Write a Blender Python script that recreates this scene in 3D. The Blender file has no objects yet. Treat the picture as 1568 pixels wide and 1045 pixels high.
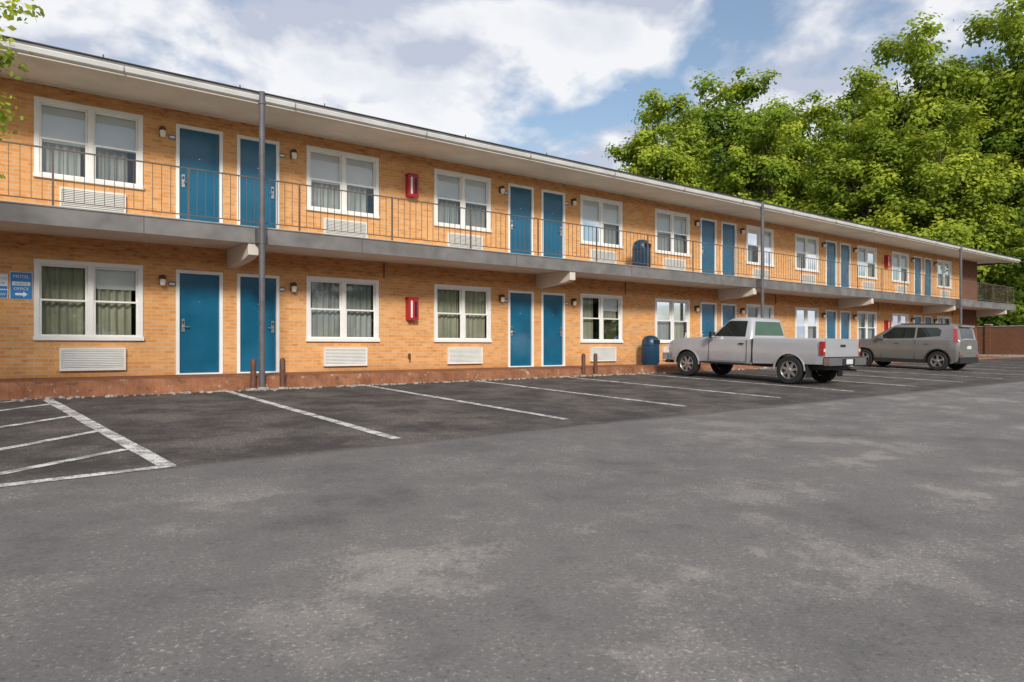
import bpy, bmesh, math, random
import numpy as np
from mathutils import Vector, Matrix
random.seed(3); np.random.seed(3)
S = bpy.context.scene
COL = S.collection

# ------------------------------------------------------------------ helpers
class MB:
    def __init__(s): s.v=[]; s.f=[]; s.m=[]
    def face(s, pts, mi=0):
        b=len(s.v); s.v.extend([tuple(p) for p in pts]); s.f.append(tuple(range(b,b+len(pts)))); s.m.append(mi)
    def box(s,x0,x1,y0,y1,z0,z1,mi=0):
        b=len(s.v)
        s.v += [(x0,y0,z0),(x1,y0,z0),(x1,y1,z0),(x0,y1,z0),(x0,y0,z1),(x1,y0,z1),(x1,y1,z1),(x0,y1,z1)]
        for q in ((0,3,2,1),(4,5,6,7),(0,1,5,4),(1,2,6,5),(2,3,7,6),(3,0,4,7)):
            s.f.append(tuple(b+i for i in q)); s.m.append(mi)
    def cyl(s,p0,p1,r0,r1=None,seg=12,mi=0,caps=True):
        if r1 is None: r1=r0
        p0=Vector(p0); p1=Vector(p1); d=(p1-p0).normalized()
        a=d.orthogonal().normalized(); c=d.cross(a); b=len(s.v)
        for p,r in ((p0,r0),(p1,r1)):
            for i in range(seg):
                t=2*math.pi*i/seg; s.v.append(tuple(p+(a*math.cos(t)+c*math.sin(t))*r))
        for i in range(seg):
            j=(i+1)%seg; s.f.append((b+i,b+j,b+seg+j,b+seg+i)); s.m.append(mi)
        if caps:
            s.f.append(tuple(b+i for i in reversed(range(seg)))); s.m.append(mi)
            s.f.append(tuple(b+seg+i for i in range(seg))); s.m.append(mi)
    def lathe(s,o,ax,prof,seg=24,mi=0):
        o=Vector(o); d=Vector(ax).normalized(); a=d.orthogonal().normalized(); c=d.cross(a); b=len(s.v); n=len(prof)
        for (r,h) in prof:
            for i in range(seg):
                t=2*math.pi*i/seg; s.v.append(tuple(o+d*h+(a*math.cos(t)+c*math.sin(t))*r))
        for k in range(n-1):
            for i in range(seg):
                j=(i+1)%seg
                s.f.append((b+k*seg+i,b+k*seg+j,b+(k+1)*seg+j,b+(k+1)*seg+i)); s.m.append(mi)
    def grid(s,rows,mi=0,close=False):
        b=len(s.v); n=len(rows[0])
        for r in rows: s.v += [tuple(p) for p in r]
        for k in range(len(rows)-1):
            for i in range(n-1):
                s.f.append((b+k*n+i,b+k*n+i+1,b+(k+1)*n+i+1,b+(k+1)*n+i)); s.m.append(mi)
    def prism(s,poly,axis,a0,a1,mi=0):
        def P(p,a): return (a,p[0],p[1]) if axis=='x' else ((p[0],a,p[1]) if axis=='y' else (p[0],p[1],a))
        n=len(poly); b=len(s.v)
        s.v += [P(p,a0) for p in poly]+[P(p,a1) for p in poly]
        s.f.append(tuple(b+i for i in range(n))); s.m.append(mi)
        s.f.append(tuple(b+n+i for i in reversed(range(n)))); s.m.append(mi)
        for i in range(n):
            j=(i+1)%n; s.f.append((b+i,b+n+i,b+n+j,b+j)); s.m.append(mi)
    def obj(s,name,mats,parent=None,smooth=None,bevel=None,merge=False):
        me=bpy.data.meshes.new(name); me.from_pydata(s.v,[],s.f)
        for m in mats: me.materials.append(m)
        me.polygons.foreach_set('material_index',s.m)
        bm=bmesh.new(); bm.from_mesh(me)
        if merge: bmesh.ops.remove_doubles(bm,verts=bm.verts,dist=0.0005)
        bmesh.ops.recalc_face_normals(bm,faces=bm.faces)
        bm.to_mesh(me); bm.free()
        if smooth is not None:
            me.polygons.foreach_set('use_smooth',[True]*len(me.polygons))
            me.set_sharp_from_angle(angle=math.radians(smooth))
        ob=bpy.data.objects.new(name,me); COL.objects.link(ob)
        if bevel:
            md=ob.modifiers.new('bevel','BEVEL'); md.width=bevel; md.segments=2; md.limit_method='ANGLE'; md.angle_limit=math.radians(40)
        if parent: ob.parent=parent
        return ob
def empty(name,loc=(0,0,0),rz=0):
    e=bpy.data.objects.new(name,None); e.location=loc; e.rotation_euler=(0,0,rz); e.empty_display_size=.3; COL.objects.link(e); return e

class NT:
    def __init__(s,name):
        s.mat=bpy.data.materials.new(name); s.mat.use_nodes=True; s.t=s.mat.node_tree; s.t.nodes.clear()
        s.out=s.n('ShaderNodeOutputMaterial')
    def n(s,ty,**k):
        nd=s.t.nodes.new(ty)
        for a,b in k.items(): setattr(nd,a,b)
        return nd
    def l(s,a,b): s.t.links.new(a,b)
    def noise(s,vec,scale,detail=4,rough=.55,dist=0):
        nd=s.n('ShaderNodeTexNoise'); nd.inputs['Scale'].default_value=scale; nd.inputs['Detail'].default_value=detail
        nd.inputs['Roughness'].default_value=rough; nd.inputs['Distortion'].default_value=dist
        if vec is not None: s.l(vec,nd.inputs['Vector'])
        return nd.outputs['Fac']
    def ramp(s,f,p0,p1,v0=0,v1=1):
        nd=s.n('ShaderNodeMapRange'); nd.inputs[1].default_value=p0; nd.inputs[2].default_value=p1
        nd.inputs[3].default_value=v0; nd.inputs[4].default_value=v1; nd.clamp=True; s.l(f,nd.inputs[0]); return nd.outputs[0]
    def mix(s,f,a,b,mode='MIX'):
        nd=s.n('ShaderNodeMix',data_type='RGBA',blend_type=mode)
        for i,x in ((0,f),(6,a),(7,b)):
            if hasattr(x,'is_linked'): s.l(x,nd.inputs[i])
            elif i==0: nd.inputs[0].default_value=x
            else: nd.inputs[i].default_value=(x[0],x[1],x[2],1)
        return nd.outputs[2]
    def math(s,op,a,b=None):
        nd=s.n('ShaderNodeMath',operation=op)
        for i,x in ((0,a),(1,b)):
            if x is None: continue
            if hasattr(x,'is_linked'): s.l(x,nd.inputs[i])
            else: nd.inputs[i].default_value=x
        return nd.outputs[0]
    def bsdf(s,col,rough=.6,metal=0,bump=None,bs=.3,bd=.01,spec=.5,coat=0):
        p=s.n('ShaderNodeBsdfPrincipled')
        if hasattr(col,'is_linked'): s.l(col,p.inputs['Base Color'])
        else: p.inputs['Base Color'].default_value=(*col,1)
        if hasattr(rough,'is_linked'): s.l(rough,p.inputs['Roughness'])
        else: p.inputs['Roughness'].default_value=rough
        p.inputs['Metallic'].default_value=metal; p.inputs['Specular IOR Level'].default_value=spec
        p.inputs['Coat Weight'].default_value=coat; p.inputs['Coat Roughness'].default_value=.05
        if bump is not None:
            b=s.n('ShaderNodeBump'); b.inputs['Strength'].default_value=bs; b.inputs['Distance'].default_value=bd
            s.l(bump,b.inputs['Height']); s.l(b.outputs[0],p.inputs['Normal'])
        s.l(p.outputs[0],s.out.inputs[0]); return s.mat
def obc(n): return n.n('ShaderNodeTexCoord').outputs['Object']
def plain(name,c,rough=.6,metal=0,var=.15,scale=3,coat=0,spec=.5,fine=0):
    n=NT(name); v=obc(n); f=n.noise(v,scale,2)
    c2=tuple(x*(1-var) for x in c); c1=tuple(min(1,x*(1+var*.6)) for x in c)
    col=n.mix(n.ramp(f,.3,.7),c2,c1)
    if fine: 
        g=n.noise(v,60,2); col=n.mix(n.ramp(g,.55,.75,0,fine),col,tuple(x*.35 for x in c))
    return n.bsdf(col,rough,metal,coat=coat,spec=spec)

# ------------------------------------------------------------------ materials
def mat_brick(name,c1,c2,mortar,band=True):
    n=NT(name); v=obc(n)
    sp=n.n('ShaderNodeSeparateXYZ'); n.l(v,sp.inputs[0])
    cb=n.n('ShaderNodeCombineXYZ'); n.l(n.math('ADD',sp.outputs[0],sp.outputs[1]),cb.inputs[0]); n.l(sp.outputs[2],cb.inputs[1])
    b=n.n('ShaderNodeTexBrick'); n.l(cb.outputs[0],b.inputs['Vector'])
    b.inputs['Scale'].default_value=1; b.inputs['Brick Width'].default_value=.215; b.inputs['Row Height'].default_value=.073
    b.inputs['Mortar Size'].default_value=.008; b.inputs['Mortar Smooth'].default_value=.15; b.inputs['Bias'].default_value=-.05
    b.inputs['Color1'].default_value=(*c1,1); b.inputs['Color2'].default_value=(*c2,1); b.inputs['Mortar'].default_value=(*mortar,1)
    mp=n.n('ShaderNodeMapping'); mp.inputs['Scale'].default_value=(4.6,13.7,1); n.l(cb.outputs[0],mp.inputs[0])
    f=n.noise(mp.outputs[0],1,2,.5)
    col=n.mix(n.ramp(f,.58,.74,0,.6),b.outputs['Color'],(c2[0]*.7,c2[1]*.6,c2[2]*.6))
    col=n.mix(n.ramp(f,.28,.44,.5,0),col,(min(1,c1[0]*1.08),c1[1]*1.18,c1[2]*1.4))
    big=n.noise(v,.7,3); col=n.mix(n.ramp(big,.4,.75,0,.3),col,(c2[0]*.9,c2[1]*.82,c2[2]*.78))
    col=n.mix(n.math('MULTIPLY',b.outputs['Fac'],.55),col,mortar)
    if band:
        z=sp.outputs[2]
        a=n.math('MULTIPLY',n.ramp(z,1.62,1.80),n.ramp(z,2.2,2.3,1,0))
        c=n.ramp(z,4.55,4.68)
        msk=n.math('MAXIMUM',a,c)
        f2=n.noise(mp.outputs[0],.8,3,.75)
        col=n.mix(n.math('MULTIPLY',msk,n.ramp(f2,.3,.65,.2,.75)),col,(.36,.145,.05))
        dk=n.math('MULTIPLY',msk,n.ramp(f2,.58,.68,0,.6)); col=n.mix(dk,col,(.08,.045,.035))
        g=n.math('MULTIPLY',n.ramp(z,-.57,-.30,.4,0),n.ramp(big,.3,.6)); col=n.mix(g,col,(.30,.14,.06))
    return n.bsdf(col,.85,spec=.2)
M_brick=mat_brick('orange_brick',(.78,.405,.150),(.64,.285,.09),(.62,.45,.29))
M_brickd=mat_brick('dark_brick',(.20,.085,.045),(.15,.06,.035),(.2,.12,.08),False)
M_white=plain('white_vinyl',(.84,.84,.82),.4,var=.05)
M_soff=plain('soffit_paint',(.66,.61,.53),.7,var=.12,scale=1.2)
M_fascia=plain('gutter_white',(.72,.72,.70),.45,var=.12,scale=2)
M_darkm=plain('dark_metal',(.05,.05,.05),.5,var=.2)
M_slab=plain('slab_edge_grey',(.19,.18,.175),.7,var=.3,scale=2,fine=.2)
M_pole=plain('pole_grey',(.12,.115,.125),.5,var=.2,scale=5)
M_rail=plain('railing_bronze',(.13,.10,.085),.5,var=.2)
M_roof=plain('roofing',(.12,.12,.12),.9,var=.3)
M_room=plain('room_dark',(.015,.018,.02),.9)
M_acw=plain('ac_white',(.78,.78,.75),.5,var=.06)
M_acg=plain('ac_slot',(.35,.35,.34),.6)
def mat_door(name,c):
    n=NT(name); v=obc(n); f=n.noise(v,1.1,4,.6)
    return n.bsdf(n.mix(n.ramp(f,.35,.65),tuple(x*.72 for x in c),c),n.ramp(f,.3,.7,.14,.28),spec=.6)
M_door=mat_door('door_blue',(.006,.125,.235))
def mat_curtain(name,c):
    n=NT(name); v=obc(n); f=n.noise(v,2,3)
    w=n.n('ShaderNodeTexWave',wave_type='BANDS',bands_direction='X'); w.inputs['Scale'].default_value=1.7; w.inputs['Distortion'].default_value=1.5; n.l(v,w.inputs[0])
    col=n.mix(n.ramp(f,.3,.7),tuple(x*.75 for x in c),c); col=n.mix(n.ramp(w.outputs['Fac'],.6,.95,0,.45),col,tuple(x*.45 for x in c))
    return n.bsdf(col,.9)
M_curt=mat_curtain('curtain_green',(.50,.50,.38)); M_curtw=plain('blind_white',(.90,.90,.88),.8,var=.04); M_curtg=mat_curtain('curtain_grey',(.40,.43,.41))
def mat_glass():
    n=NT('window_glass'); g=n.n('ShaderNodeBsdfGlossy'); g.inputs['Roughness'].default_value=.02; g.inputs['Color'].default_value=(.9,.95,1,1)
    t=n.n('ShaderNodeBsdfTransparent'); t.inputs['Color'].default_value=(.93,.95,.94,1)
    fr=n.n('ShaderNodeFresnel'); fr.inputs['IOR'].default_value=1.5
    m=n.n('ShaderNodeMixShader'); n.l(n.ramp(fr.outputs[0],0,1,.05,.9),m.inputs[0]); n.l(t.outputs[0],m.inputs[1]); n.l(g.outputs[0],m.inputs[2]); n.l(m.outputs[0],n.out.inputs[0]); return n.mat
M_glass=mat_glass()
M_red=plain('cabinet_red',(.42,.018,.025),.35,var=.1)
M_silver=plain('satin_metal',(.6,.6,.6),.3,1,var=.1)
M_bronze=plain('lamp_bronze',(.08,.055,.04),.45)
M_opal=plain('lamp_opal',(.8,.77,.68),.3,var=.05)
M_plate=plain('number_plate',(.16,.2,.24),.5)
M_signb=plain('sign_blue',(.03,.22,.55),.45,var=.05)
M_signw=plain('sign_white',(.8,.82,.84),.45,var=.05)
M_can=plain('trash_blue',(.012,.055,.11),.35,var=.2)
M_candk=plain('trash_dark',(.008,.012,.02),.5)
M_boll=plain('bollard_brown',(.13,.055,.035),.6,var=.3,scale=8,fine=.4)
M_conc=plain('concrete',(.40,.36,.31),.85,var=.3,scale=6,fine=.3)

def mat_walk():
    n=NT('brick_walk'); v=obc(n)
    sp=n.n('ShaderNodeSeparateXYZ'); n.l(v,sp.inputs[0])
    f=n.noise(v,2.2,4,.65); col=n.mix(n.ramp(f,.35,.65),(.20,.08,.042),(.34,.15,.078))
    # soldier-course joints
    j=n.math('FRACT',n.math('DIVIDE',sp.outputs[0],.105)); col=n.mix(n.ramp(j,.0,.12,.55,0),col,(.10,.07,.055))
    g=n.noise(v,6,4,.7); col=n.mix(n.ramp(g,.61,.70,0,.75),col,(.50,.42,.34)); col=n.mix(n.ramp(g,.32,.42,.75,0),col,(.08,.055,.045))
    return n.bsdf(col,.9,spec=.2)
M_walk=mat_walk()
def asph(n,v):
    sp=n.n('ShaderNodeSeparateXYZ'); n.l(v,sp.inputs[0])
    big=n.noise(v,.17,4,.6); mid=n.noise(v,1.15,5,.72); fine=n.noise(v,46,2,.8)
    col=n.mix(n.ramp(big,.34,.64),(.128,.121,.119),(.190,.177,.168))
    col=n.mix(n.ramp(mid,.40,.64,0,.55),col,(.212,.198,.187))
    pp=n.math('MULTIPLY',n.ramp(mid,.52,.60),n.ramp(big,.42,.56))
    col=n.mix(n.math('MULTIPLY',pp,.50),col,(.35,.32,.29))
    col=n.mix(n.ramp(mid,.28,.41,.55,0),col,(.080,.075,.075))
    e=n.math('ADD',sp.outputs[1],n.math('MULTIPLY',n.math('SUBTRACT',mid,.5),.8))
    bay=n.ramp(e,-8.80,-8.62)
    dark=n.mix(n.ramp(mid,.40,.60),(.052,.045,.043),(.120,.102,.091))
    dark=n.mix(n.ramp(big,.48,.60,0,.6),dark,(.040,.036,.036))
    col=n.mix(n.math('MULTIPLY',bay,.92),col,dark)
    amt=n.ramp(mid,.42,.62,.2,.8)
    col=n.mix(n.math('MULTIPLY',n.ramp(fine,.58,.69),amt),col,(.48,.45,.41)); col=n.mix(n.ramp(fine,.30,.42,.5,0),col,(.045,.042,.044))
    return col,fine,mid
def mat_asphalt():
    n=NT('asphalt'); v=obc(n); col,fine,mid=asph(n,v)
    return n.bsdf(col,.85,bump=fine,bs=.4,bd=.010,spec=.25)
M_asph=mat_asphalt()
def mat_paint():
    n=NT('worn_line_paint'); v=obc(n); col,fine,mid=asph(n,v)
    w=n.ramp(n.math('ADD',n.math('MULTIPLY',n.noise(v,6,5,.75),.7),n.math('MULTIPLY',fine,.4)),.49,.60,1,.25)
    col=n.mix(w,col,n.mix(n.ramp(mid,.3,.7),(.66,.64,.61),(.82,.81,.79)))
    return n.bsdf(col,.75,spec=.3)
M_paint=mat_paint()
def mat_ground():
    n=NT('grass_ground'); v=obc(n); f=n.noise(v,.5,4); g=n.noise(v,14,3)
    col=n.mix(n.ramp(f,.35,.65),(.04,.06,.018),(.09,.085,.04)); col=n.mix(n.ramp(g,.4,.7,0,.5),col,(.06,.10,.02)); return n.bsdf(col,.95,spec=.1)
M_ground=mat_ground()
def mat_leaf(name,dark,light,yel,oiw=.35):
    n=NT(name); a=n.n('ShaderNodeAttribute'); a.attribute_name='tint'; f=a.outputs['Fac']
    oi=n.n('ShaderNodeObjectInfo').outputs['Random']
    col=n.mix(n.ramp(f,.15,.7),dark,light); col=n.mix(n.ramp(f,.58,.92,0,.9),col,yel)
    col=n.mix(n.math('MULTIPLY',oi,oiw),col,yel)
    d=n.n('ShaderNodeBsdfDiffuse'); t=n.n('ShaderNodeBsdfTranslucent'); n.l(col,d.inputs[0]); n.l(col,t.inputs[0])
    m=n.n('ShaderNodeMixShader'); m.inputs[0].default_value=.40; n.l(d.outputs[0],m.inputs[1]); n.l(t.outputs[0],m.inputs[2])
    n.l(m.outputs[0],n.out.inputs[0]); return n.mat
M_leaf=mat_leaf('foliage',(.09,.17,.03),(.30,.42,.05),(.56,.60,.08),.28)
M_leafd=mat_leaf('foliage_dark',(.04,.075,.016),(.10,.17,.025),(.24,.32,.035),.1)
def mat_bark():
    n=NT('bark'); v=obc(n); w=n.n('ShaderNodeTexNoise'); mp=n.n('ShaderNodeMapping'); mp.inputs['Scale'].default_value=(6,6,.8); n.l(v,mp.inputs[0]); n.l(mp.outputs[0],w.inputs[0]); w.inputs['Detail'].default_value=4
    return n.bsdf(n.mix(n.ramp(w.outputs[0],.35,.65),(.045,.035,.028),(.15,.125,.10)),.95,spec=.1)
M_bark=mat_bark()

# ------------------------------------------------------------------ ground
XC=lambda x:max(-60,min(60,x)); YC=lambda y:max(-60,min(-1.7,y))
def g(x,y): return -.86+.005*XC(x)+.0323*(YC(y)+1.7)
def sheet(name,xs,ys,off,mat):
    b=MB(); b.grid([[(x,y,g(x,y)+off) for x in xs] for y in ys]); return b.obj(name,[mat])
sheet('ground',[-900,-60,60,900],[-900,-60,-1.7,900],-.03,M_ground)
sheet('parking_lot',[-60,52.0],[-60,-1.7,-1.2],0,M_asph)
sheet('side_yard',[46.9,52.0],[-1.2,12],0.0,M_conc)
pl=MB()
def strip(p,q,w=.135):
    p=Vector((*p,0)); q=Vector((*q,0)); d=(q-p); L=d.length; d/=L; s=Vector((-d.y,d.x,0))*w/2
    n=max(2,int(L/.35)); rows=[]
    for i in range(n+1):
        c=p+d*L*i/n; jl=1+random.uniform(-.08,.08); jr=1+random.uniform(-.08,.08)
        a=c+s*jl; b_=c-s*jr
        rows.append([(a.x,a.y,g(a.x,a.y)+.006),(b_.x,b_.y,g(b_.x,b_.y)+.006)])
    pl.grid(rows)
strip((3.87,-1.75),(3.87,-8.35))
x=6.70
ends=[-8.1,-7.9,-7.9,-7.9,-8,-8,-8,-8,-8,-8,-8,-8]
for i,e in enumerate(ends):
    strip((x+.02*i,-1.75),(x+.06*i,e)); x+=2.82
strip((1.03,-1.95),(1.42,-8.62),.15)
strip((1.48,-8.62),(-1.6,-8.9),.12)
strip((-1.35,-1.95),(-1.5,-8.8),.12)
for (a,b_) in (((1.26,-7.5),(-.6,-8.78)),((1.22,-6.0),(-1.45,-8.4)),((1.12,-4.35),(-1.45,-6.75)),((1.06,-2.6),(-1.45,-4.9)),((.55,-1.95),(-1.4,-3.3))):
    strip(a,b_,.115)
pl.obj('parking_lines',[M_paint])
sw=MB(); xs=np.arange(-14,47,.22); rows=[[],[],[],[]]
for x in xs:
    e=-1.62+random.uniform(-.03,.03)+.03*math.sin(x*1.3); t=-.575-random.uniform(0,.02)-(.03 if random.random()<.12 else 0)
    rows[0].append((x,0.02,-.575)); rows[1].append((x,e+.06,-.58)); rows[2].append((x,e,t-.03)); rows[3].append((x,e-.05-random.uniform(0,.05),g(x,-1.7)-.02))
sw.grid(rows,0)
sw.face([(46.78,.02,-.575),(46.78,12,-.575),(45.5,12,-.575),(45.5,.02,-.575)],0)
sw.obj('sidewalk',[M_walk])
rb=MB()
for i in range(420):
    x=random.uniform(-3,24); y=-1.72-abs(random.gauss(0,.10)); s=random.uniform(.012,.06)
    z=g(x,y); a=random.random()*3
    pts=[(x+s*math.cos(a+k*1.57)*random.uniform(.6,1.3),y+s*math.sin(a+k*1.57)*random.uniform(.6,1.3)) for k in range(4)]
    rb.prism(pts,'z',z-.005,z+s*.6,0)
rb.obj('curb_rubble',[M_conc])

# ------------------------------------------------------------------ building
B=empty('motel_building')
X0=.99; PER=8.51; WX=1.73; D1=(2.376,3.267); D2=(3.58,4.468); W2=(5.13,6.88)
XL,XR=-9.5,45.6
Z0,Z1,ZT=-.575,2.39,4.86
openings=[]
for k in range(-1,5):
    o=X0+PER*k
    for (base,up) in ((0,0),(2.975,1)):
        zw=(.145,1.575) if not up else (3.13,4.545)
        zd=(-.575,1.555) if not up else (2.385,4.525)
        openings.append((o,o+WX,*zw,'w',up)); openings.append((o+W2[0],o+W2[1],*zw,'w',up))
        openings.append((o+D1[0],o+D1[1],*zd,'d1',up)); openings.append((o+D2[0],o+D2[1],*zd,'d2',up))
wl=MB()
xs=sorted(set([XL,43.3]+[v for o in openings for v in o[:2]])); zs=sorted(set([Z0-.3,ZT]+[v for o in openings for v in o[2:4]]))
for i in range(len(xs)-1):
    for j in range(len(zs)-1):
        cx=(xs[i]+xs[i+1])/2; cz=(zs[j]+zs[j+1])/2
        if any(o[0]<cx<o[1] and o[2]<cz<o[3] for o in openings): continue
        wl.face([(xs[i],0,zs[j]),(xs[i+1],0,zs[j]),(xs[i+1],0,zs[j+1]),(xs[i],0,zs[j+1])])
RV=.11
for o in openings:
    a,b_,c,d=o[:4]
    wl.face([(a,0,c),(a,RV,c),(a,RV,d),(a,0,d)]); wl.face([(b_,0,c),(b_,0,d),(b_,RV,d),(b_,RV,c)])
    wl.face([(a,0,d),(a,RV,d),(b_,RV,d),(b_,0,d)]); wl.face([(a,0,c),(b_,0,c),(b_,RV,c),(a,RV,c)])
wl.face([(43.3,0,Z0-.3),(XR,0,Z0-.3),(XR,0,ZT),(43.3,0,ZT)],1)
wl.face([(XR,0,Z0-.3),(XR,10,Z0-.3),(XR,10,ZT),(XR,0,ZT)],1)
wl.face([(XL,0,Z0-.3),(XL,10,Z0-.3),(XL,10,ZT),(XL,0,ZT)]); wl.face([(XL,10,Z0-.3),(XR,10,Z0-.3),(XR,10,ZT),(XL,10,ZT)])
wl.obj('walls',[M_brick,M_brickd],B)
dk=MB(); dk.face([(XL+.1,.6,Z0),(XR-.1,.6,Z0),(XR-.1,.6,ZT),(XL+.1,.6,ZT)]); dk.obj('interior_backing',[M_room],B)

fr=MB(); gl=MB(); cu=MB(); do=MB(); ac=MB(); hw=MB()
def window(a,b_,c,d,up,seed):
    r=random.Random(seed)
    t=.055; y0,y1=-.022,.06
    fr.box(a-.03,b_+.03,y0,y1,d-t,d+.03); fr.box(a-.045,b_+.045,-.06,y1,c-.03,c+t-.01)
    fr.box(a-.03,a+t,y0,y1,c+t-.01,d-t); fr.box(b_-t,b_+.03,y0,y1,c+t-.01,d-t)
    m=(a+b_)/2; fr.box(m-.05,m+.05,y0+.004,y1,c+t-.01,d-t)
    for (p,q) in ((a+t,m-.05),(m+.05,b_-t)):
        zm=(c+d)/2; s=.035
        for (z0,z1,yy) in ((c+t-.01,zm+.02,.0),(zm-.02,d-t,.03)):
            fr.box(p,q,yy,yy+.03,z0,z0+s); fr.box(p,q,yy,yy+.03,z1-s,z1)
            fr.box(p,p+s,yy,yy+.03,z0+s,z1-s); fr.box(q-s,q,yy,yy+.03,z0+s,z1-s)
            gl.face([(p+s,yy+.015,z0+s),(q-s,yy+.015,z0+s),(q-s,yy+.015,z1-s),(p+s,yy+.015,z1-s)])
        gap=r.choice([0,0,0,.1,.16]); n=40; rows=[[],[]]
        side = r.random()<.5
        pa,qa=(p,q-gap) if side else (p+gap,q)
        for i in range(n+1):
            x=pa+(qa-pa)*i/n; y=.16+.028*math.sin(x*46+r.uniform(-.3,.3))+.01*math.sin(x*17)
            rows[0].append((x,y,c)); rows[1].append((x,y,d))
        cu.grid(rows,2 if (up and r.random()<.8) else (0 if r.random()<.85 else 2))
        if up:
            bl=zm-r.choice([0,.02,0,.05]); 
            cu.face([(p,.085,bl),(q,.085,bl),(q,.085,d),(p,.085,d)],1)
        elif r.random()<.3:
            cu.face([(p,.115,zm+.25),(q,.115,zm+.25),(q,.115,d),(p,.115,d)],1)
def door(a,b_,c,d,side):
    t=.055
    fr.box(a-.012,a+t,-.018,.07,c,d-t); fr.box(b_-t,b_+.012,-.018,.07,c,d-t); fr.box(a-.012,b_+.012,-.018,.07,d-t,d+.012)
    fr.box(a,b_,-.04,.07,c,c+.03)
    do.box(a+t+.004,b_-t-.004,.03,.07,c+.034,d-t-.004)
    hx=a+t+.075 if side<0 else b_-t-.075; hz=c+1.0
    hw.box(hx-.03,hx+.03,.008,.029,hz-.12,hz+.14,0)
    hw.cyl((hx,.029,hz-.02),(hx,-.03,hz-.02),.012,seg=8); hw.cyl((hx,-.03,hz-.02),(hx-side*.11,-.03,hz-.02),.010,seg=8)
    hw.box(hx-.02,hx+.02,.004,.008,hz+.04,hz+.10,1)
    mx=(a+b_)/2; hw.cyl((mx,.029,c+1.5),(mx,.02,c+1.5),.012,seg=8)
for idx,o in enumerate(openings):
    if o[4]=='w': window(*o[:4],o[5],idx)
    elif o[4]=='d1': door(*o[:4],-1)
    else: door(*o[:4],1)
fr.obj('window_and_door_frames',[M_white],B,bevel=.004); gl.obj('window_panes',[M_glass],B); cu.obj('curtains',[M_curt,M_curtw,M_curtg],B,smooth=60)
do.obj('doors',[M_door],B,bevel=.004); hw.obj('door_hardware',[M_silver,M_darkm],B,smooth=40)
lm=MB()
for k in range(-1,5):
    o=X0+PER*k
    for zb in (-.455,2.535):
        for (a,b_) in ((.36,1.45),(5.5,6.58)):
            x0,x1=o+a,o+b_; zt=zb+.43
            ac.box(x0,x1,-.075,.0,zb,zb+.03); ac.box(x0,x1,-.075,.0,zt-.035,zt); ac.box(x0,x0+.03,-.075,0,zb+.03,zt-.035); ac.box(x1-.03,x1,-.075,0,zb+.03,zt-.035)
            ac.box(x0+.03,x1-.03,-.035,-.004,zb+.03,zt-.035,1)
            nl=11; hgt=(zt-.035-zb-.03)/nl
            for i in range(nl):
                z=zb+.03+hgt*i; ac.face([(x0+.03,-.072,z+.002),(x1-.03,-.072,z+.002),(x1-.03,-.045,z+hgt*.95),(x0+.03,-.045,z+hgt*.95)],0)
    for zb in (0,2.975):
        for xx in (o+2.12-.02,o+4.78):
            zc=1.30+zb
            lm.box(xx-.05,xx+.05,-.02,0,zc-.06,zc+.12,0)
            lm.cyl((xx,-.02,zc+.08),(xx,-.085,zc+.08),.014,seg=8,mi=0)
            lm.lathe((xx,-.10,zc),(0,0,1),[(.0,.14),(.03,.135),(.062,.09),(.066,.05),(.062,.045)],14,0)
            lm.lathe((xx,-.10,zc),(0,0,1),[(.058,.047),(.056,-.03),(.046,-.075),(.0,-.085)],14,1)
        for xx in (o+2.30,o+4.55):
            lm.box(xx-.075,xx+.06,-.012,0,1.22+zb,1.32+zb,2); lm.box(xx-.055,xx+.04,-.0145,-.0122,1.25+zb,1.29+zb,3)
ac.obj('air_conditioner_grilles',[M_acw,M_acg],B); lm.obj('wall_lanterns',[M_bronze,M_opal,M_plate,M_signw],B,smooth=35)

# slab / balcony
sl=MB(); YE=-1.45; XE=46.85
sl.box(XL,XE,YE,-.001,2.06,2.365,0)
sl.box(XR+.002,XE,0.0,10,2.06,2.365,0)
sl.obj('balcony_slab',[M_soff],B)
sf=MB(); sf.box(XL,XE+.03,YE-.03,YE-.002,2.03,2.33,0); sf.box(XE+.002,XE+.03,YE-.002,10,2.03,2.33,0)
for i,x in enumerate(np.arange(-6,46,4.25)):
    sf.box(x,x+.008,YE-.034,YE-.0305,2.03,2.33,1)
sf.box(XL,XE+.04,YE-.045,YE+.01,2.331,2.352,0)
sf.obj('balcony_fascia',[M_slab,M_darkm],B)
bk=MB()
for k in range(-1,5):
    x=4.35+8.51*k
    bk.prism([(-.002,1.66),(-.002,2.058),(YE-.0,2.058),(YE-.0,1.80),(YE+.25,1.74)],'x',x,x+.2,0)
bk.prism([(-.002,1.66),(-.002,2.058),(YE,2.058),(YE,1.80)],'x',45.4,45.6,0)
bk.obj('support_beams',[M_soff],B,bevel=.01)
ra=MB(); yr=YE+.05; zb,zt=2.45,3.33
ra.box(XL,XE-.03,yr-.016,yr+.016,zt-.01,zt+.012); ra.box(XL,XE-.03,yr-.011,yr+.011,zb,zb+.018)
x=XL; i=0
while x<XE-.05:
    if i%14==0: ra.box(x-.015,x+.015,yr-.015,yr+.015,2.365,zt-.01)
    else: ra.box(x-.005,x+.005,yr-.005,yr+.005,zb+.018,zt-.01)
    x+=.152; i+=1
xr=XE-.05; ra.box(xr-.016,xr+.016,yr+.016,10,zt-.01,zt+.012); ra.box(xr-.011,xr+.011,yr+.011,10,zb,zb+.018)
y=yr; i=0
while y<9.9:
    if i%14==0: ra.box(xr-.015,xr+.015,y-.015,y+.015,2.365,zt-.01)
    else: ra.box(xr-.005,xr+.005,y-.005,y+.005,zb+.018,zt-.01)
    y+=.152; i+=1
ra.obj('balcony_railing',[M_rail],B)
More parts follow.
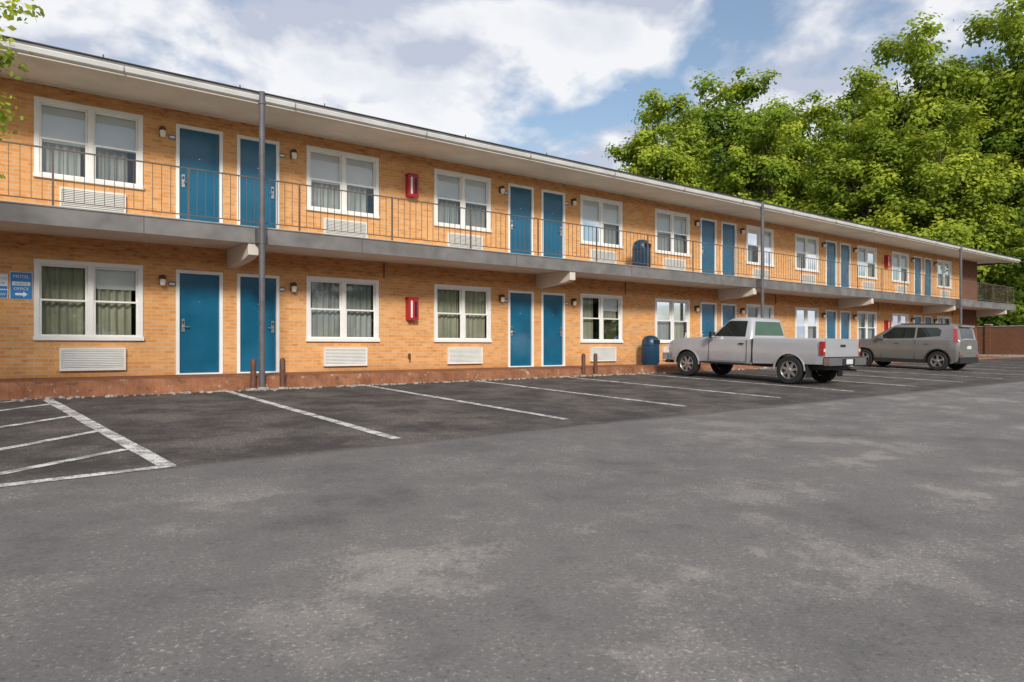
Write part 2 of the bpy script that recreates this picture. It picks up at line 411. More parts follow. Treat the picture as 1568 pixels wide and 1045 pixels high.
# roof
rf=MB(); YR=-1.6; XRr=47.0
rf.prism([(YR,4.745),(0,4.85),(10,4.85),(11.5,4.76),(11.5,4.92),(5,5.20),(YR,4.90)],'x',XL,XRr,0)
rf.obj('roof_deck',[M_soff],B)
rg=MB()
rg.prism([(YR-.012,4.775),(YR-.06,4.80),(YR-.085,4.87),(YR-.085,4.885),(YR-.012,4.885)],'x',XL,XRr+.02,0)
rg.box(XL,XRr+.03,YR-.05,YR+.3,4.902,4.945,2)
rg.box(XL,XRr+.04,YR-.075,YR+.3,4.9455,4.962,1)
rg.box(XRr+.002,XRr+.03,YR,11.5,4.74,4.90,1)
for i,x in enumerate(np.arange(-7,46,3.05)): rg.box(x,x+.012,YR-.09,YR-.013,4.785,4.89,2)
rg.obj('gutter_and_drip_edge',[M_fascia,M_darkm,M_slab],B)
rt=MB()
rt.prism([(YR+.3,4.93),(5,5.24),(11.6,4.93),(11.6,4.925),(5,5.205),(YR+.3,4.905)],'x',XL-.01,XRr+.01,0)
for (px,kind) in ((1.9,0),(4.1,1),(4.25,0),(6.0,0),(8.3,1),(9.6,0),(12.2,0),(14.0,1),(17.5,0),(21.0,1),(26,0),(30.3,1),(36,0)):
    if kind==0: rt.cyl((px,YR+.35,4.95),(px,YR+.35,5.16),.012,seg=8,mi=1)
    else:
        rt.lathe((px,YR+.42,4.95),(0,0,1),[(.09,0),(.09,.09),(.13,.10),(.12,.13),(0,.15)],14,2)
rt.obj('roof_covering',[M_roof,M_darkm,M_fascia],B,smooth=40)
po=MB()
for k in range(3):
    x=4.54+17.02*k; y=-1.68
    zb=g(x,y)-.05
    po.cyl((x,y-.0,zb),(x,y,4.96),.058,seg=20)
    po.box(x-.10,x+.10,y-.10,y+.10,zb,zb+.10,1)
    po.box(x-.075,x+.075,y-.0,YE-.032,2.02,2.31,0)
    po.cyl((x,y,2.0),(x,y,2.04),.07,seg=20)
    po.cyl((x,y,4.72),(x,y,4.76),.07,seg=20)
po.obj('support_poles',[M_pole,M_conc],B,smooth=40)
tr=MB(); tr.box(XL,XR,-.03,-.002,4.815,4.845,0)
for k in range(-1,5):
    o=X0+PER*k; tr.cyl((o+7.05,-.02,1.66),(o+7.05,-.02,2.05),.012,seg=6,mi=1)
tr.obj('wall_trim',[M_soff,M_darkm],B)
hb=MB(); hb.cyl((8.72,-.0,.0-.28),(8.72,-.09,-.28),.02,seg=8); hb.cyl((8.72,-.09,-.24),(8.72,-.09,-.34),.022,seg=8); hb.cyl((8.72,-.07,-.21),(8.72,-.05,-.21),.04,seg=10)
hb.obj('hose_tap',[M_boll],B,smooth=40)

for (x,z) in ((8.77,.67),(8.77,3.74),(34.35,.67),(34.35,3.74)):
    c=MB(); h=.52; w=.13
    c.box(x-w,x+w,-.17,-.001,z,z+h,0); c.box(x-w-.012,x+w+.012,-.185,-.171,z-.012,z+h+.012,0)
    c.box(x-w+.05,x-w+.10,-.1885,-.1855,z+.05,z+h-.05,1); c.box(x+.03,x+w-.04,-.188,-.1855,z+.06,z+h-.07,2)
    c.prism([(x-w-.02,z+h+.013),(x+w+.02,z+h+.013),(x+w,z+h+.04),(x-w,z+h+.04)],'y',-.19,-.001,0)
    c.obj('fire_extinguisher_cabinet',[M_red,M_signw,M_candk],None,bevel=.006)
def text(body,loc,size,mat,parent,al='CENTER'):
    cv=bpy.data.curves.new('lettering','FONT'); cv.body=body; cv.size=size; cv.align_x=al; cv.extrude=.001
    ob=bpy.data.objects.new('lettering',cv); ob.location=loc; ob.rotation_euler=(math.pi/2,0,0); cv.materials.append(mat); COL.objects.link(ob); ob.parent=parent
e=empty('office_direction_sign'); s_=MB()
s_.box(.61,.93,-.02,-.001,.86,1.34,0); s_.box(.635,.905,-.0225,-.0205,1.10,1.17,1)
s_.prism([(.68,.925),(.80,.925),(.80,.895),(.865,.945),(.80,.995),(.80,.965),(.68,.965)],'y',-.0225,-.0205,1)
s_.box(.60,.94,-.012,-.0005,.85,1.35,1)
s_.obj('panel',[M_signb,M_signw],e); text('MOTEL',(.77,-.0225,1.24),.075,M_signw,e); text('OFFICE',(.77,-.0225,1.02),.07,M_signw,e); text('GUESTS',(.77,-.024,1.112),.058,M_signb,e)
e=empty('parking_rules_sign'); s_=MB(); s_.box(.36,.575,-.014,-.001,.86,1.30,1); s_.box(.37,.565,-.017,-.0145,.87,1.01,0); s_.box(.37,.565,-.017,-.0145,1.03,1.08,0)
s_.obj('panel',[M_signb,M_signw],e); text('NOTICE',(.47,-.0165,1.20),.05,M_signb,e); text('24 HR',(.47,-.0165,1.12),.045,M_signb,e); text('TOW',(.47,-.0185,.915),.06,M_signw,e)
for (x,y,z) in ((17.05,-.62,-.575),(16.45,-.78,2.366)):
    t=MB()
    t.lathe((x,y,z),(0,0,1),[(0,.0),(.24,.0),(.255,.02),(.27,.60),(.285,.61),(.285,.65),(.27,.655)],28,0)
    t.lathe((x,y,z),(0,0,1),[(.275,.655),(.272,.72),(.25,.80),(.19,.88),(.10,.92),(0,.93)],28,0)
    t.box(x-.12,x+.12,y-.285,y-.2,z+.67,z+.78,1)
    for k in range(16):
        a=k*math.pi/8; t.box(x+.262*math.cos(a)-.012,x+.262*math.cos(a)+.012,y+.262*math.sin(a)-.012,y+.262*math.sin(a)+.012,z+.06,z+.58,0)
    t.obj('trash_can',[M_can,M_candk],None,smooth=40)
for (x,y) in ((4.36,-1.72),(4.93,-1.72),(13.1,-1.72),(13.55,-1.72)):
    b_=MB(); z=g(x,y)-.05; b_.lathe((x,y,z),(0,0,1),[(.055,0),(.055,.60),(.048,.635),(.025,.655),(0,.66)],18,0); b_.lathe((x,y,z),(0,0,1),[(.085,.0),(.085,.07),(.055,.09)],18,1)
    b_.obj('bollard',[M_boll,M_conc],None,smooth=40)
fw=MB(); fx=51.2
yy=-3.5; i=0
while yy<14:
    fw.box(fx,fx+.2,yy,yy+2.4,-.95,1.25+.0*i,0); fw.box(fx-.08,fx+.28,yy-.15,yy+.15,-.95,1.36,0); fw.box(fx-.11,fx+.31,yy-.18,yy+.18,1.361,1.42,1); fw.box(fx-.04,fx+.24,yy+.16,yy+2.24,1.251,1.30,1)
    yy+=2.4; i+=1
fw.box(fx-.35,fx-.02,-9,14,-.8,-.50,1)
fw.obj('boundary_wall',[M_brickd,M_conc])

# ------------------------------------------------------------------ trees
def rnd_dir(n):
    d=np.random.normal(size=(n,3)); return d/np.linalg.norm(d,axis=1,keepdims=True)
def leaves(centers,radii,per,leaf,flat=.75,up=.5,axis=None):
    C=[];N=[];T=[]
    for c,r in zip(centers,radii):
        n=int(per*(r/np.mean(radii))**2); d=rnd_dir(n); rad=r*np.random.rand(n,1)**.38*(1+.25*np.random.normal(size=(n,1)))
        p=c+d*rad*np.array([1,1,flat]); nn=d*.9+np.array([0,0,up])+np.random.normal(size=(n,3))*.45
        if axis is not None:
            o=np.array([c[0],c[1],(c[2]-axis)*.5]); o=o/(np.linalg.norm(o)+1e-6); nn=nn+o*.6
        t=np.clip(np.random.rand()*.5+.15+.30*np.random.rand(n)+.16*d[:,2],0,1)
        C.append(p);N.append(nn);T.append(t)
    C=np.concatenate(C);N=np.concatenate(N);T=np.concatenate(T)
    N/=np.linalg.norm(N,axis=1,keepdims=True)
    a=np.cross(N,rnd_dir(len(N))); a/=np.linalg.norm(a,axis=1,keepdims=True); b=np.cross(N,a)
    s=leaf*(.6+.8*np.random.rand(len(N),1)); 
    V=np.stack([C-a*s,C-b*s*.6,C+a*s,C+b*s*.6],axis=1).reshape(-1,3)
    return V,T
def mesh_from(name,mb,V,T,mats):
    bv=np.array(mb.v).reshape(-1,3) if mb.v else np.zeros((0,3)); nb=len(bv); nbf=len(mb.f)
    nl=len(V)//4; F=[i for f in mb.f for i in f]
    allv=np.concatenate([bv,V]); faces=np.concatenate([np.array(F,dtype=np.int32),np.arange(nl*4,dtype=np.int32)+nb])
    me=bpy.data.meshes.new(name); me.vertices.add(len(allv)); me.vertices.foreach_set('co',allv.ravel())
    tot=nbf+nl; me.loops.add(tot*4); me.loops.foreach_set('vertex_index',faces); me.polygons.add(tot)
    me.polygons.foreach_set('loop_start',np.arange(tot,dtype=np.int32)*4); me.polygons.foreach_set('loop_total',np.full(tot,4,dtype=np.int32))
    mi=np.zeros(tot,dtype=np.int32); mi[nbf:]=1; 
    for m in mats: me.materials.append(m)
    me.polygons.foreach_set('material_index',mi); me.update(calc_edges=True)
    at=me.attributes.new('tint','FLOAT','FACE'); tv=np.zeros(tot,dtype=np.float32); tv[nbf:]=T; at.data.foreach_set('value',tv)
    return me
def limb(mb,p,q,r0,r1,k=4,wob=.3):
    p=Vector(p);q=Vector(q); prev=p; 
    for i in range(1,k+1):
        t=i/k; c=p.lerp(q,t)+Vector((random.gauss(0,1),random.gauss(0,1),random.gauss(0,.4)))*wob*(0 if i==k else 1)
        mb.cyl(prev,c,r0+(r1-r0)*(i-1)/k,r0+(r1-r0)*t,seg=7,caps=False); prev=c
def tree_mesh(name,H,R,nc,per,leaf,zlow=.22,trunk=.45,mats=None,rcf=.26):
    mb=MB(); cs=[];rs=[]
    lead=[(random.uniform(-.5,.5)*R,random.uniform(-.5,.5)*R,H*random.uniform(.78,.95)) for _ in range(5)]+[(0,0,H*.97)]
    for i in range(nc):
        h=random.random()**.68; L=random.choice(lead)
        zz=H*zlow+(L[2]-H*zlow)*h
        prof=(math.sin(math.pi*min(1,(h*.74+.13)))**.6)
        a=random.random()*2*math.pi; rr=R*prof*random.uniform(.30,1.0)*.85
        cs.append(np.array([L[0]*h*.9+rr*math.cos(a),L[1]*h*.9+rr*math.sin(a),zz])); rs.append(R*rcf*random.uniform(.55,1.25)*(1-.2*h))
    V,T=leaves(cs,rs,per,leaf,axis=H*.45)
    limb(mb,(0,0,-.5),(0,0,H*.45),trunk,trunk*.7,4,.12)
    for L in lead: limb(mb,(0,0,H*random.uniform(.2,.42)),(L[0]*.9,L[1]*.9,L[2]*.9),trunk*.5,.04,6,.3)
    for c in random.sample(cs,min(34,len(cs))):
        z=max(H*.18,c[2]-random.uniform(1.5,4.5)*H/25); limb(mb,(c[0]*.15,c[1]*.15,z),c,trunk*.2,.03,3,.2)
    return mesh_from(name,mb,V,T,mats or [M_bark,M_leaf])
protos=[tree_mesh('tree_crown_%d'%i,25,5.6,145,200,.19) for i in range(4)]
def plant(X,y,H,R,name='deciduous_tree',pi=None):
    base=g(X,y)
    me=protos[random.randrange(4) if pi is None else pi]
    ob=bpy.data.objects.new(name,me); ob.location=(X,y,base); ob.scale=(R/5.6,R/5.6,(H-base)/25); ob.rotation_euler=(0,0,random.random()*6.28); COL.objects.link(ob)
def put(px,D,H,R,name='deciduous_tree',pi=None):
    u=px-784; A=659.4+.7907*u; Bq=851.6-.6122*u; plant(D*A/Bq,D-15.5,H,R,name,pi)
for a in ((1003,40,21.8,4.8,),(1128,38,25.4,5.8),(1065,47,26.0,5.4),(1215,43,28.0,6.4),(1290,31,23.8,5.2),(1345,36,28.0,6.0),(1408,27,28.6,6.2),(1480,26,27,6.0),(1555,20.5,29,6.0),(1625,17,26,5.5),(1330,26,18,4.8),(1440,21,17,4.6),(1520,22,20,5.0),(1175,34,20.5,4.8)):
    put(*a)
put(1548,17.2,8.3,2.9,'small_tree',1)
for i in range(13):
    plant(-52+i*11.5+random.uniform(-3,3),-66+random.uniform(-4,4),random.uniform(9,13),random.uniform(6.5,8))
cs=[];rs=[]
for i in range(260):
    x=random.uniform(52.5,72); y=random.uniform(-6,26)
    if x<54 and y>12: x+=3
    cs.append(np.array([x,y,random.uniform(-.5,6.5)*(.6+.4*random.random())])); rs.append(random.uniform(.9,1.9))
V,T=leaves(cs,rs,140,.18); me=mesh_from('undergrowth',MB(),V,T,[M_bark,M_leafd]); ob=bpy.data.objects.new('undergrowth',me); COL.objects.link(ob)
mb=MB(); cs=[];rs=[]
bx,by=-2.6,-5.6; bz=g(bx,by)
limb(mb,(bx,by,bz-.1),(bx+.1,by,2.2),.16,.11,4,.03)
for k in range(46):
    a=random.random()*6.28; h=random.uniform(0,1); rr=random.uniform(.4,2.3)*(1-.45*abs(h-.4))
    c=np.array([bx+rr*math.cos(a),by+rr*math.sin(a)*.9,1.9+3.4*h]); cs.append(c); rs.append(random.uniform(.28,.5))
    limb(mb,(bx+.08,by,1.4+1.6*h),c,.035,.008,4,.06)
for c in ((.46,-5.6,3.90),(.34,-5.3,3.38),(.22,-5.5,3.5),(.26,-5.5,2.75),(.20,-5.4,2.5),(.05,-5.5,3.0),(.06,-5.6,1.95),(.15,-5.4,3.95)):
    cs.append(np.array(c)); rs.append(.24); limb(mb,(bx+.1,by,c[2]-.5),c,.03,.006,5,.05)
V,T=leaves(cs,rs,170,.042,flat=.8)
me=mesh_from('young_tree',mb,V,T,[M_bark,M_leaf]); ob=bpy.data.objects.new('young_tree',me); COL.objects.link(ob)

# ------------------------------------------------------------------ vehicles
def carpaint(name,c,metal=.6,rough=.32):
    n=NT(name); v=obc(n); f=n.noise(v,1.5,3)
    col=n.mix(n.ramp(f,.3,.7),tuple(x*.93 for x in c),c); sp=n.n('ShaderNodeSeparateXYZ'); n.l(v,sp.inputs[0])
    dirt=n.math('MULTIPLY',n.ramp(sp.outputs[2],.35,.8,.45,0),n.ramp(n.noise(v,4,4),.35,.7)); col=n.mix(dirt,col,(.18,.16,.14))
    return n.bsdf(col,rough,metal,coat=.7)
M_silv=carpaint('silver_paint',(.50,.50,.53),.25,.30); M_grey=carpaint('grey_paint',(.22,.21,.20),.3,.28)
M_tyre=plain('tyre_rubber',(.018,.018,.018),.85); M_rim=plain('alloy',(.5,.5,.5),.35,.9); M_blk=plain('black_trim',(.02,.02,.022),.6)
M_cg=plain('car_glass',(.015,.022,.02),.03,spec=.7); M_tl=plain('tail_lamp_red',(.38,.01,.012),.15,coat=1); M_hl=plain('headlamp',(.7,.72,.75),.1,coat=1)
M_chr=plain('chrome',(.65,.65,.65),.2,1); M_pl=plain('licence_plate',(.7,.72,.72),.4); M_cgl=plain('rear_glass',(.05,.11,.06),.04,spec=.8)
def wheel(mb,cx,cy,cz,side,R,w,mt,mr,mk,spokes=6):
    ax=(side,0,0); hw=w/2
    mb.lathe((cx,cy,cz),ax,[(R*.62,-hw),(R*.93,-hw),(R*.985,-hw*.75),(R,-hw*.4),(R,hw*.4),(R*.985,hw*.75),(R*.93,hw),(R*.66,hw*1.0),(R*.63,hw*.9)],36,mt)
    mb.lathe((cx,cy,cz),ax,[(R*.645,hw*.93),(R*.62,hw*.98),(R*.58,hw*.8),(R*.57,-hw*.2)],36,mr)
    mb.lathe((cx,cy,cz),ax,[(R*.57,hw*.1),(0,hw*.1)],24,mk)
    mb.lathe((cx,cy,cz),ax,[(R*.17,hw*.2),(R*.17,hw*.78),(R*.11,hw*.9),(0,hw*.9)],16,mr)
    for k in range(spokes):
        a=2*math.pi*k/spokes+.3; d=Vector((0,math.cos(a),math.sin(a))); t=Vector((0,-math.sin(a),math.cos(a))); c=Vector((cx,cy,cz)); o=Vector((side,0,0))
        p=[]
        for (r,h,ww) in ((R*.12,hw*.75,R*.11),(R*.6,hw*.72,R*.085)):
            for (s1,dd) in ((-1,0),(1,0),(1,-.05),(-1,-.05)): p.append(c+d*r+t*s1*ww+o*(h+dd))
        b=len(mb.v); mb.v+= [tuple(q) for q in p]
        for q in ((0,1,5,4),(1,2,6,5),(2,3,7,6),(3,0,4,7),(4,5,6,7)): mb.f.append(tuple(b+i for i in q)); mb.m.append(mr)
def interp(t,pts):
    if t<=pts[0][0]: return pts[0][1]
    for (a,b),(c,d) in zip(pts,pts[1:]):
        if t<=c: 
            s=(t-a)/(c-a) if c>a else 0; s2=s*s*(3-2*s)*.35+s*.65; return b+(d-b)*s2
    return pts[-1][1]
def body(mb,l0,l1,zbot,ztop,hwf,bulge,wheels,Ra,mi,crown=.03,inner=None,n=110,edge=.05):
    ls=set(np.linspace(l0,l1,n).tolist())
    for wc in wheels:
        for k in range(33):
            a=math.pi*k/32; q=wc[0]+Ra*math.cos(a)
            if l0<q<l1: ls.add(q)
    ls=sorted(ls); R=[]
    for l in ls:
        zb=interp(l,zbot); 
        for wc in wheels:
            d=abs(l-wc[0])
            if d<Ra: zb=max(zb,wc[1]+math.sqrt(max(0,Ra*Ra-d*d)))
        zt=interp(l,ztop); w=interp(l,hwf); sec=[]
        m=9
        for j in range(m):
            z=zb+(zt-edge-zb)*j/(m-1); sec.append((-(w+interp(z,bulge)),z))
        wt=w+interp(zt-edge,bulge)
        for a in (25,50,75): 
            ar=math.radians(a); sec.append((-(wt-edge*(1-math.cos(ar))),zt-edge+edge*math.sin(ar)))
        if inner is None:
            for f_ in (.8,.55,.3,0): sec.append((-(wt-edge)*f_,zt+crown*(1-f_*f_)))
        else:
            wi,zf=inner; sec+= [(-(wi+.015),zt),(-wi,zt-.01),(-wi,zf),(-wi*.5,zf),(0,zf)]
        full=sec+[(-x,z) for (x,z) in reversed(sec[:-1])]
        R.append([(x,l,z) for (x,z) in full])
    mb.grid(R,mi)
    for r in (R[0],R[-1]): mb.face(r if r is R[0] else list(reversed(r)),mi)
def green(mb,levels,mi,rc=.1):
    loops=[]
    for (z,a,b,h) in levels:
        lp=[]
        for (cx,cy,s) in ((-h,a,0),(h,a,1),(h,b,2),(-h,b,3)):
            sx=1 if cx<0 else -1; sy=1 if cy==a else -1
            for t in (0,.33,.67,1):
                ang=math.radians(90*t)
                ox=cx+sx*rc; oy=cy+sy*rc
                if s==0: p=(ox-rc*math.cos(ang),oy-rc*math.sin(ang))
                elif s==1: p=(ox+rc*math.sin(ang),oy-rc*math.cos(ang))
                elif s==2: p=(ox+rc*math.cos(ang),oy+rc*math.sin(ang))
                else: p=(ox-rc*math.sin(ang),oy+rc*math.cos(ang))
                lp.append((p[0],p[1],z))
        loops.append(lp+[lp[0]])
    mb.grid(loops,mi); mb.face(loops[-1][:-1],mi)
def arch_trim(mb,side,l,z,R,w,xf,mi,t=.035,out=.012):
    n=20; rows=[]
    for k in range(n+1):
        a=math.pi*k/n; rows.append([(side*(xf-.03),l+(R)*math.cos(a),z+R*math.sin(a)),(side*(xf+out),l+R*math.cos(a),z+R*math.sin(a)),(side*(xf+out),l+(R+t)*math.cos(a),z+(R+t)*math.sin(a)),(side*(xf-.01),l+(R+t)*math.cos(a),z+(R+t)*math.sin(a))])
    mb.grid(rows,mi)

xs_=15.8; cxT=xs_+.87; yT=8.45-15.5
slope=.0323
T=empty('pickup_truck',(cxT,yT,g(cxT,yT)+.002)); T.rotation_euler=(math.atan(slope),0,0)
R_=.345; ra_,fa_=.98,4.06; zc=R_
blg=[(.3,-.035),(.5,-.005),(.75,.012),(.98,0),(1.15,-.03)]
b1=MB()
body(b1,2.03,4.84,[(2.03,.43),(3.6,.43),(4.4,.40),(4.84,.44)],[(2.03,1.09),(3.25,1.10),(3.6,1.09),(4.2,1.05),(4.6,.99),(4.76,.93),(4.84,.84)],[(2.03,.85),(4.2,.85),(4.55,.83),(4.75,.76),(4.84,.66)],blg,[(fa_,zc)],.40,0,crown=.035)
b1.obj('front_body',[M_silv],T,smooth=40,merge=True)
b2=MB()
body(b2,.13,1.99,[(.13,.52),(1.99,.46)],[(.13,1.13),(1.99,1.12)],[(.13,.835),(.3,.85),(1.99,.85)],blg,[(ra_,zc)],.40,0,inner=(.74,.66),edge=.04)
b2.box(-.80,.80,.105,.16,.58,1.125,0)
b2.box(-.66,.66,.095,.104,.66,1.05,0)
b2.box(-.74,.74,1.93,1.985,.66,1.11,0)
b2.obj('cargo_bed',[M_silv],T,smooth=40,merge=True)
cb=MB(); green(cb,[(1.06,2.045,3.42,.835),(1.11,2.05,3.36,.82),(1.56,2.13,2.86,.665),(1.605,2.17,2.78,.635),(1.635,2.25,2.68,.56),(1.645,2.4,2.55,.4)],0,.09)
cb.obj('cab',[M_silv],T,smooth=50,merge=True)
gp=MB()
def sx(z): return .82+(.665-.82)*(z-1.11)/.45
def lmn(z): return 2.05+(.08)*(z-1.11)/.45
def lmx(z): return 3.36+(2.86-3.36)*(z-1.11)/.45
for s in (-1,1):
    gp.face([(s*(sx(z)+.004),l,z) for (l,z) in ((2.24,1.13),(3.20,1.13),(3.12,1.22),(2.84,1.52),(2.78,1.54),(2.27,1.54))],0)
gp.face([(w*.62,lmn(z)-.005,z) for (w,z) in ((-1.08,1.17),(1.08,1.17),(.9,1.53),(-.9,1.53))],4)
gp.face([(w,lmx(z)+.005,z) for (w,z) in ((-.70,1.15),(.70,1.15),(.58,1.54),(-.58,1.54))],0)
gp.obj('windows',[M_cg,M_blk,M_silver,M_white,M_cgl],T)
dt=MB()
for s in (-1,1):
    X=.865
    for l in (2.17,3.33): dt.box(s*X-.004,s*X+.004,l-.005,l+.005,.48,1.06,0)
    dt.box(s*X-.004,s*X+.004,2.17,3.33,.475,.485,0)
    dt.box(s*.864-.004,s*.864+.004,1.995,2.025,.48,1.08,0)
    dt.box(s*.872-.008,s*.872+.008,2.26,2.40,.93,.965,0)
    dt.box(s*.868-.008,s*.868+.012*1,2.06,3.56,.40,.445,0)
    dt.cyl((s*.82,3.18,1.12),(s*.93,3.16,1.15),.015,seg=8,mi=0)
    dt.box(s*.99-.085,s*.99+.085,3.10,3.18,1.08,1.24,0)
    dt.box(s*.99-.07,s*.99+.07,3.094,3.0995,1.095,1.225,3)
    arch_trim(dt,s,fa_,zc,.395,.0,.855,1,t=.03,out=.014); arch_trim(dt,s,ra_,zc,.395,.0,.855,1,t=.03,out=.014)
    dt.box(s*.835-.045,s*.835+.034,.098,.21,.74,1.06,2); dt.box(s*.835-.043,s*.835+.037,.094,.205,.82,.89,4)
    dt.box(s*.62-.14,s*.62+.14,4.72,4.835,.70,.86,4)
    dt.box(s*.74-.12,s*.74+.12,.52,.54,.18,.48,0)
dt.box(-.45,.45,4.80,4.86,.66,.84,0); dt.box(-.46,.46,4.845,4.868,.74,.76,3)
dt.box(-.86,.86,-.06,.10,.50,.68,3); dt.box(-.28,.28,-.075,-.055,.50,.66,0); dt.box(-.84,.84,-.055,.12,.681,.70,0)
dt.box(-.15,.15,-.085,-.078,.53,.645,5)
dt.cyl((0,-.05,.47),(0,-.16,.47),.03,seg=10,mi=3)
dt.box(-.85,.85,4.76,4.93,.42,.62,3); dt.box(-.80,.80,4.70,4.86,.34,.42,0)
dt.box(-.12,.12,.088,.0945,.93,.99,0)
dt.cyl((-.78,3.5,1.08),(-.80,3.42,1.75),.004,.002,seg=5,mi=0)
dt.box(-.78,.78,.125,4.7,.50,.60,0); dt.box(-.62,.62,.2,4.6,.38,.62,0); dt.box(-.70,.70,3.3,4.6,.55,.9,0)
dt.cyl((-.5,ra_,zc),(.5,ra_,zc),.05,seg=10,mi=0); dt.lathe((0,ra_,zc-.12),(0,0,1),[(0,0),(.1,.02),(.13,.12),(.1,.22),(0,.24)],12,0)
dt.cyl((.55,.0,.36),(.55,1.4,.36),.03,seg=10,mi=3)
dt.obj('trim',[M_blk,M_silv,M_tl,M_chr,M_hl,M_pl],T,smooth=40,bevel=.006)
wh=MB()
for s in (-1,1):
    for l in (ra_,fa_): wheel(wh,s*.755,l,zc,s,R_,.22,0,1,2,spokes=7)
wh.obj('wheels',[M_tyre,M_rim,M_blk],T,smooth=35)

xs2=26.6; cxC=xs2+.88; yC=9.62-15.5
C=empty('hatchback_car',(cxC,yC,g(cxC,yC)+.002)); C.rotation_euler=(math.atan(slope),0,0)
Rw=.335; ra2,fa2=.66,3.22
bl2=[(.2,-.05),(.45,0),(.75,.018),(.95,0),(1.15,-.035)]
c1=MB()
body(c1,.0,4.08,[(0,.34),(.3,.24),(3.7,.22),(4.08,.30)],[(0,1.06),(.06,1.12),(1.2,1.10),(2.4,1.06),(2.9,1.06),(3.5,1.02),(3.9,.93),(4.08,.74)],[(0,.78),(.08,.84),(.3,.86),(2,.87),(3.6,.865),(3.92,.80),(4.08,.64)],bl2,[(ra2,Rw),(fa2,Rw)],.39,0,crown=.03)
c1.obj('body',[M_grey],C,smooth=40,merge=True)
c2=MB(); green(c2,[(1.02,.03,3.06,.84),(1.10,.04,2.96,.825),(1.50,.13,2.32,.715),(1.57,.16,2.18,.68),(1.61,.24,2.04,.61),(1.625,.45,1.8,.42)],0,.12)
c2.obj('cabin',[M_grey],C,smooth=50,merge=True)
c3=MB()
def sx2(z): return .825+(.715-.825)*(z-1.10)/.40
for s in (-1,1):
    for poly in (((.62,1.20),(1.38,1.12),(1.38,1.49),(.74,1.49),(.60,1.40)),((1.45,1.115),(2.48,1.08),(2.66,1.10),(2.20,1.49),(1.45,1.49))):
        c3.face([(s*(sx2(z)+.005),l,z) for (l,z) in poly],0)
c3.face([(w,.04+(.09)*(z-1.10)/.40-.006,z) for (w,z) in ((-.56,1.12),(.56,1.12),(.50,1.48),(-.50,1.48))],0)
c3.face([(w,2.96-.64*(z-1.10)/.40+.006,z) for (w,z) in ((-.72,1.10),(.72,1.10),(.62,1.49),(-.62,1.49))],0)
c3.obj('windows',[M_cg],C)
c4=MB()
for s in (-1,1):
    for l in (1.41,2.56): c4.box(s*.872-.004,s*.872+.012,l-.004,l+.004,.36,1.05,0)
    c4.box(s*.86-.004,s*.86+.02,1.04,2.83,.25,.37,0)
    for l in (.93,1.92): c4.box(s*.885-.012,s*.885+.008,l,l+.16,.92,.95,3)
    arch_trim(c4,s,ra2,Rw,.385,.0,.86,0,t=.045,out=.022); arch_trim(c4,s,fa2,Rw,.385,.0,.86,0,t=.045,out=.022)
    b=[(s*.58,.022,1.00),(s*.84,.05,1.00),(s*.85,.17,1.02),(s*.735,.24,1.46),(s*.70,.14,1.47),(s*.56,.118,1.46)]
    c4.face([b[0],b[1],b[4],b[5]],1); c4.face([b[1],b[2],b[3],b[4]],1)
    c4.box(s*.93-.075,s*.93+.075,2.52,2.62,1.06,1.20,3)
    c4.cyl((s*.8,2.58,1.10),(s*.9,2.58,1.11),.015,seg=8,mi=0)
    c4.box(s*.62-.018,s*.62+.018,.4,2.0,1.60,1.635,0)
    c4.box(s*.58-.16,s*.58+.16,3.86,3.99,.70,.86,4)
    c4.box(s*.68-.09,s*.68+.09,-.045,.03,.52,.58,1)
c4.box(-.80,.80,-.035,.12,.28,.48,0); c4.box(-.81,.81,-.03,.10,.485,.68,3)
c4.box(-.17,.17,-.02,.0,.76,.88,5); c4.box(-.3,.3,-.025,-.005,.90,.93,2)
c4.box(-.58,.58,.04,.25,1.52,1.585,3)
c4.box(-.62,.62,4.0,4.08,.36,.56,0)
c4.box(-.62,.62,.15,3.9,.24,.60,0)
c4.obj('trim',[M_blk,M_tl,M_chr,M_grey,M_hl,M_pl],C,smooth=40,bevel=.008)
w2=MB()
for s in (-1,1):
    for l in (ra2,fa2): wheel(w2,s*.775,l,Rw,s,Rw,.21,0,1,2,spokes=5)
w2.obj('wheels',[M_tyre,M_rim,M_blk],C,smooth=35)

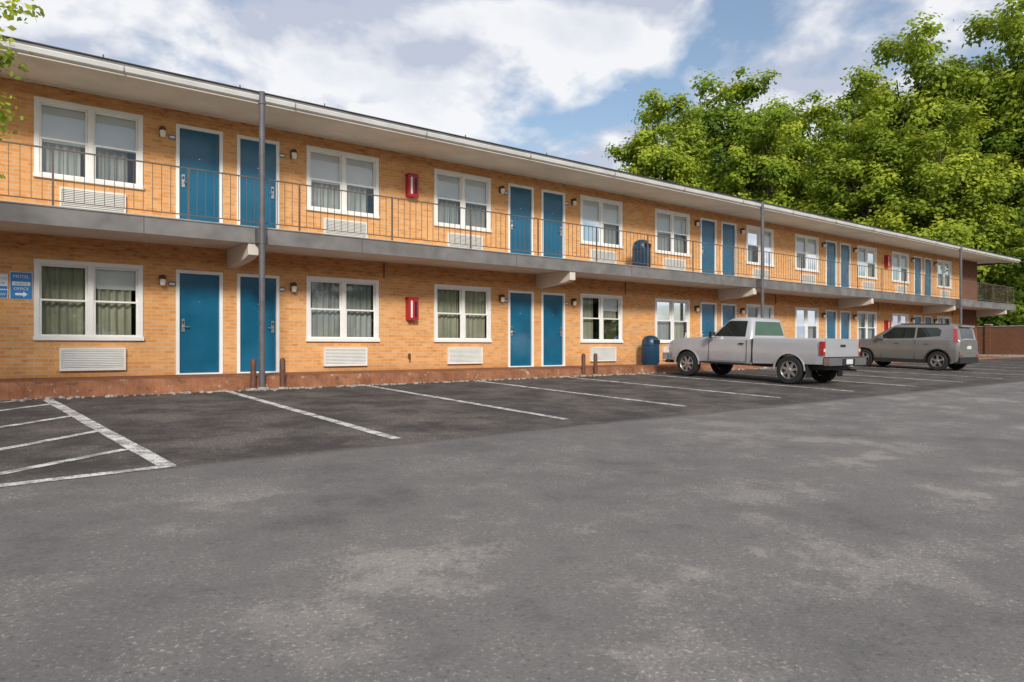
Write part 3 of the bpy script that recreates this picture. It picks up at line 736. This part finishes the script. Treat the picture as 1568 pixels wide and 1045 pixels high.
# ------------------------------------------------------------------ light
el=math.radians(29); az=math.radians(208)
sd=Vector((math.sin(az)*math.cos(el),math.cos(az)*math.cos(el),math.sin(el)))
L=bpy.data.lights.new('sun','SUN'); L.energy=3.25; L.angle=math.radians(10); L.color=(1,.94,.84)
lo=bpy.data.objects.new('sun',L); lo.rotation_euler=sd.to_track_quat('Z','Y').to_euler(); COL.objects.link(lo)
W=bpy.data.worlds.new('World'); S.world=W; W.use_nodes=True; t=W.node_tree; t.nodes.clear()
class WN(NT):
    def __init__(s,t): s.t=t
w=WN(t); out=w.n('ShaderNodeOutputWorld'); bg=w.n('ShaderNodeBackground'); bg.inputs['Strength'].default_value=.13
sky=w.n('ShaderNodeTexSky'); sky.sky_type='NISHITA'; sky.sun_disc=False; sky.sun_elevation=el; sky.sun_rotation=az; sky.air_density=1.2; sky.dust_density=.8; sky.ozone_density=1.8
tc=w.n('ShaderNodeTexCoord').outputs['Generated']; sp=w.n('ShaderNodeSeparateXYZ'); w.l(tc,sp.inputs[0])
zz=w.math('ADD',w.math('MAXIMUM',sp.outputs[2],0),.36)
cbn=w.n('ShaderNodeCombineXYZ'); w.l(w.math('DIVIDE',sp.outputs[0],zz),cbn.inputs[0]); w.l(w.math('DIVIDE',sp.outputs[1],zz),cbn.inputs[1]); cbn.inputs[2].default_value=.7
cn=w.noise(cbn.outputs[0],2.7,7,.52,.12)
mask=w.ramp(cn,.40,.49)
cb2=w.n('ShaderNodeVectorMath',operation='ADD'); w.l(cbn.outputs[0],cb2.inputs[0]); cb2.inputs[1].default_value=(.045,.08,.0)
sh=w.noise(cb2.outputs[0],2.7,7,.52,.12)
lit=w.ramp(w.math('SUBTRACT',cn,sh),-.05,.05)
cc=w.mix(lit,(4.3,4.6,5.5),(7.5,7.5,7.6))
cc=w.mix(w.ramp(cn,.58,.70,0,.6),cc,(4.8,5.1,5.9))
skc=w.mix(.10,sky.outputs[0],(5.2,5.6,6.4))
col=w.mix(w.math('MULTIPLY',mask,.90),skc,cc)
w.l(col,bg.inputs[0]); w.l(bg.outputs[0],out.inputs[0])

# ------------------------------------------------------------------ camera
cam=bpy.data.cameras.new('camera'); co=bpy.data.objects.new('camera',cam); COL.objects.link(co); S.camera=co
co.location=(0,-15.5,0); co.rotation_euler=(math.pi/2,0,-math.radians(37.75)); cam.lens=24.73; cam.sensor_width=36; cam.shift_y=.0054; cam.clip_end=3000; cam.clip_start=.05
S.view_settings.view_transform='Standard'; S.view_settings.look='None'; S.view_settings.exposure=0
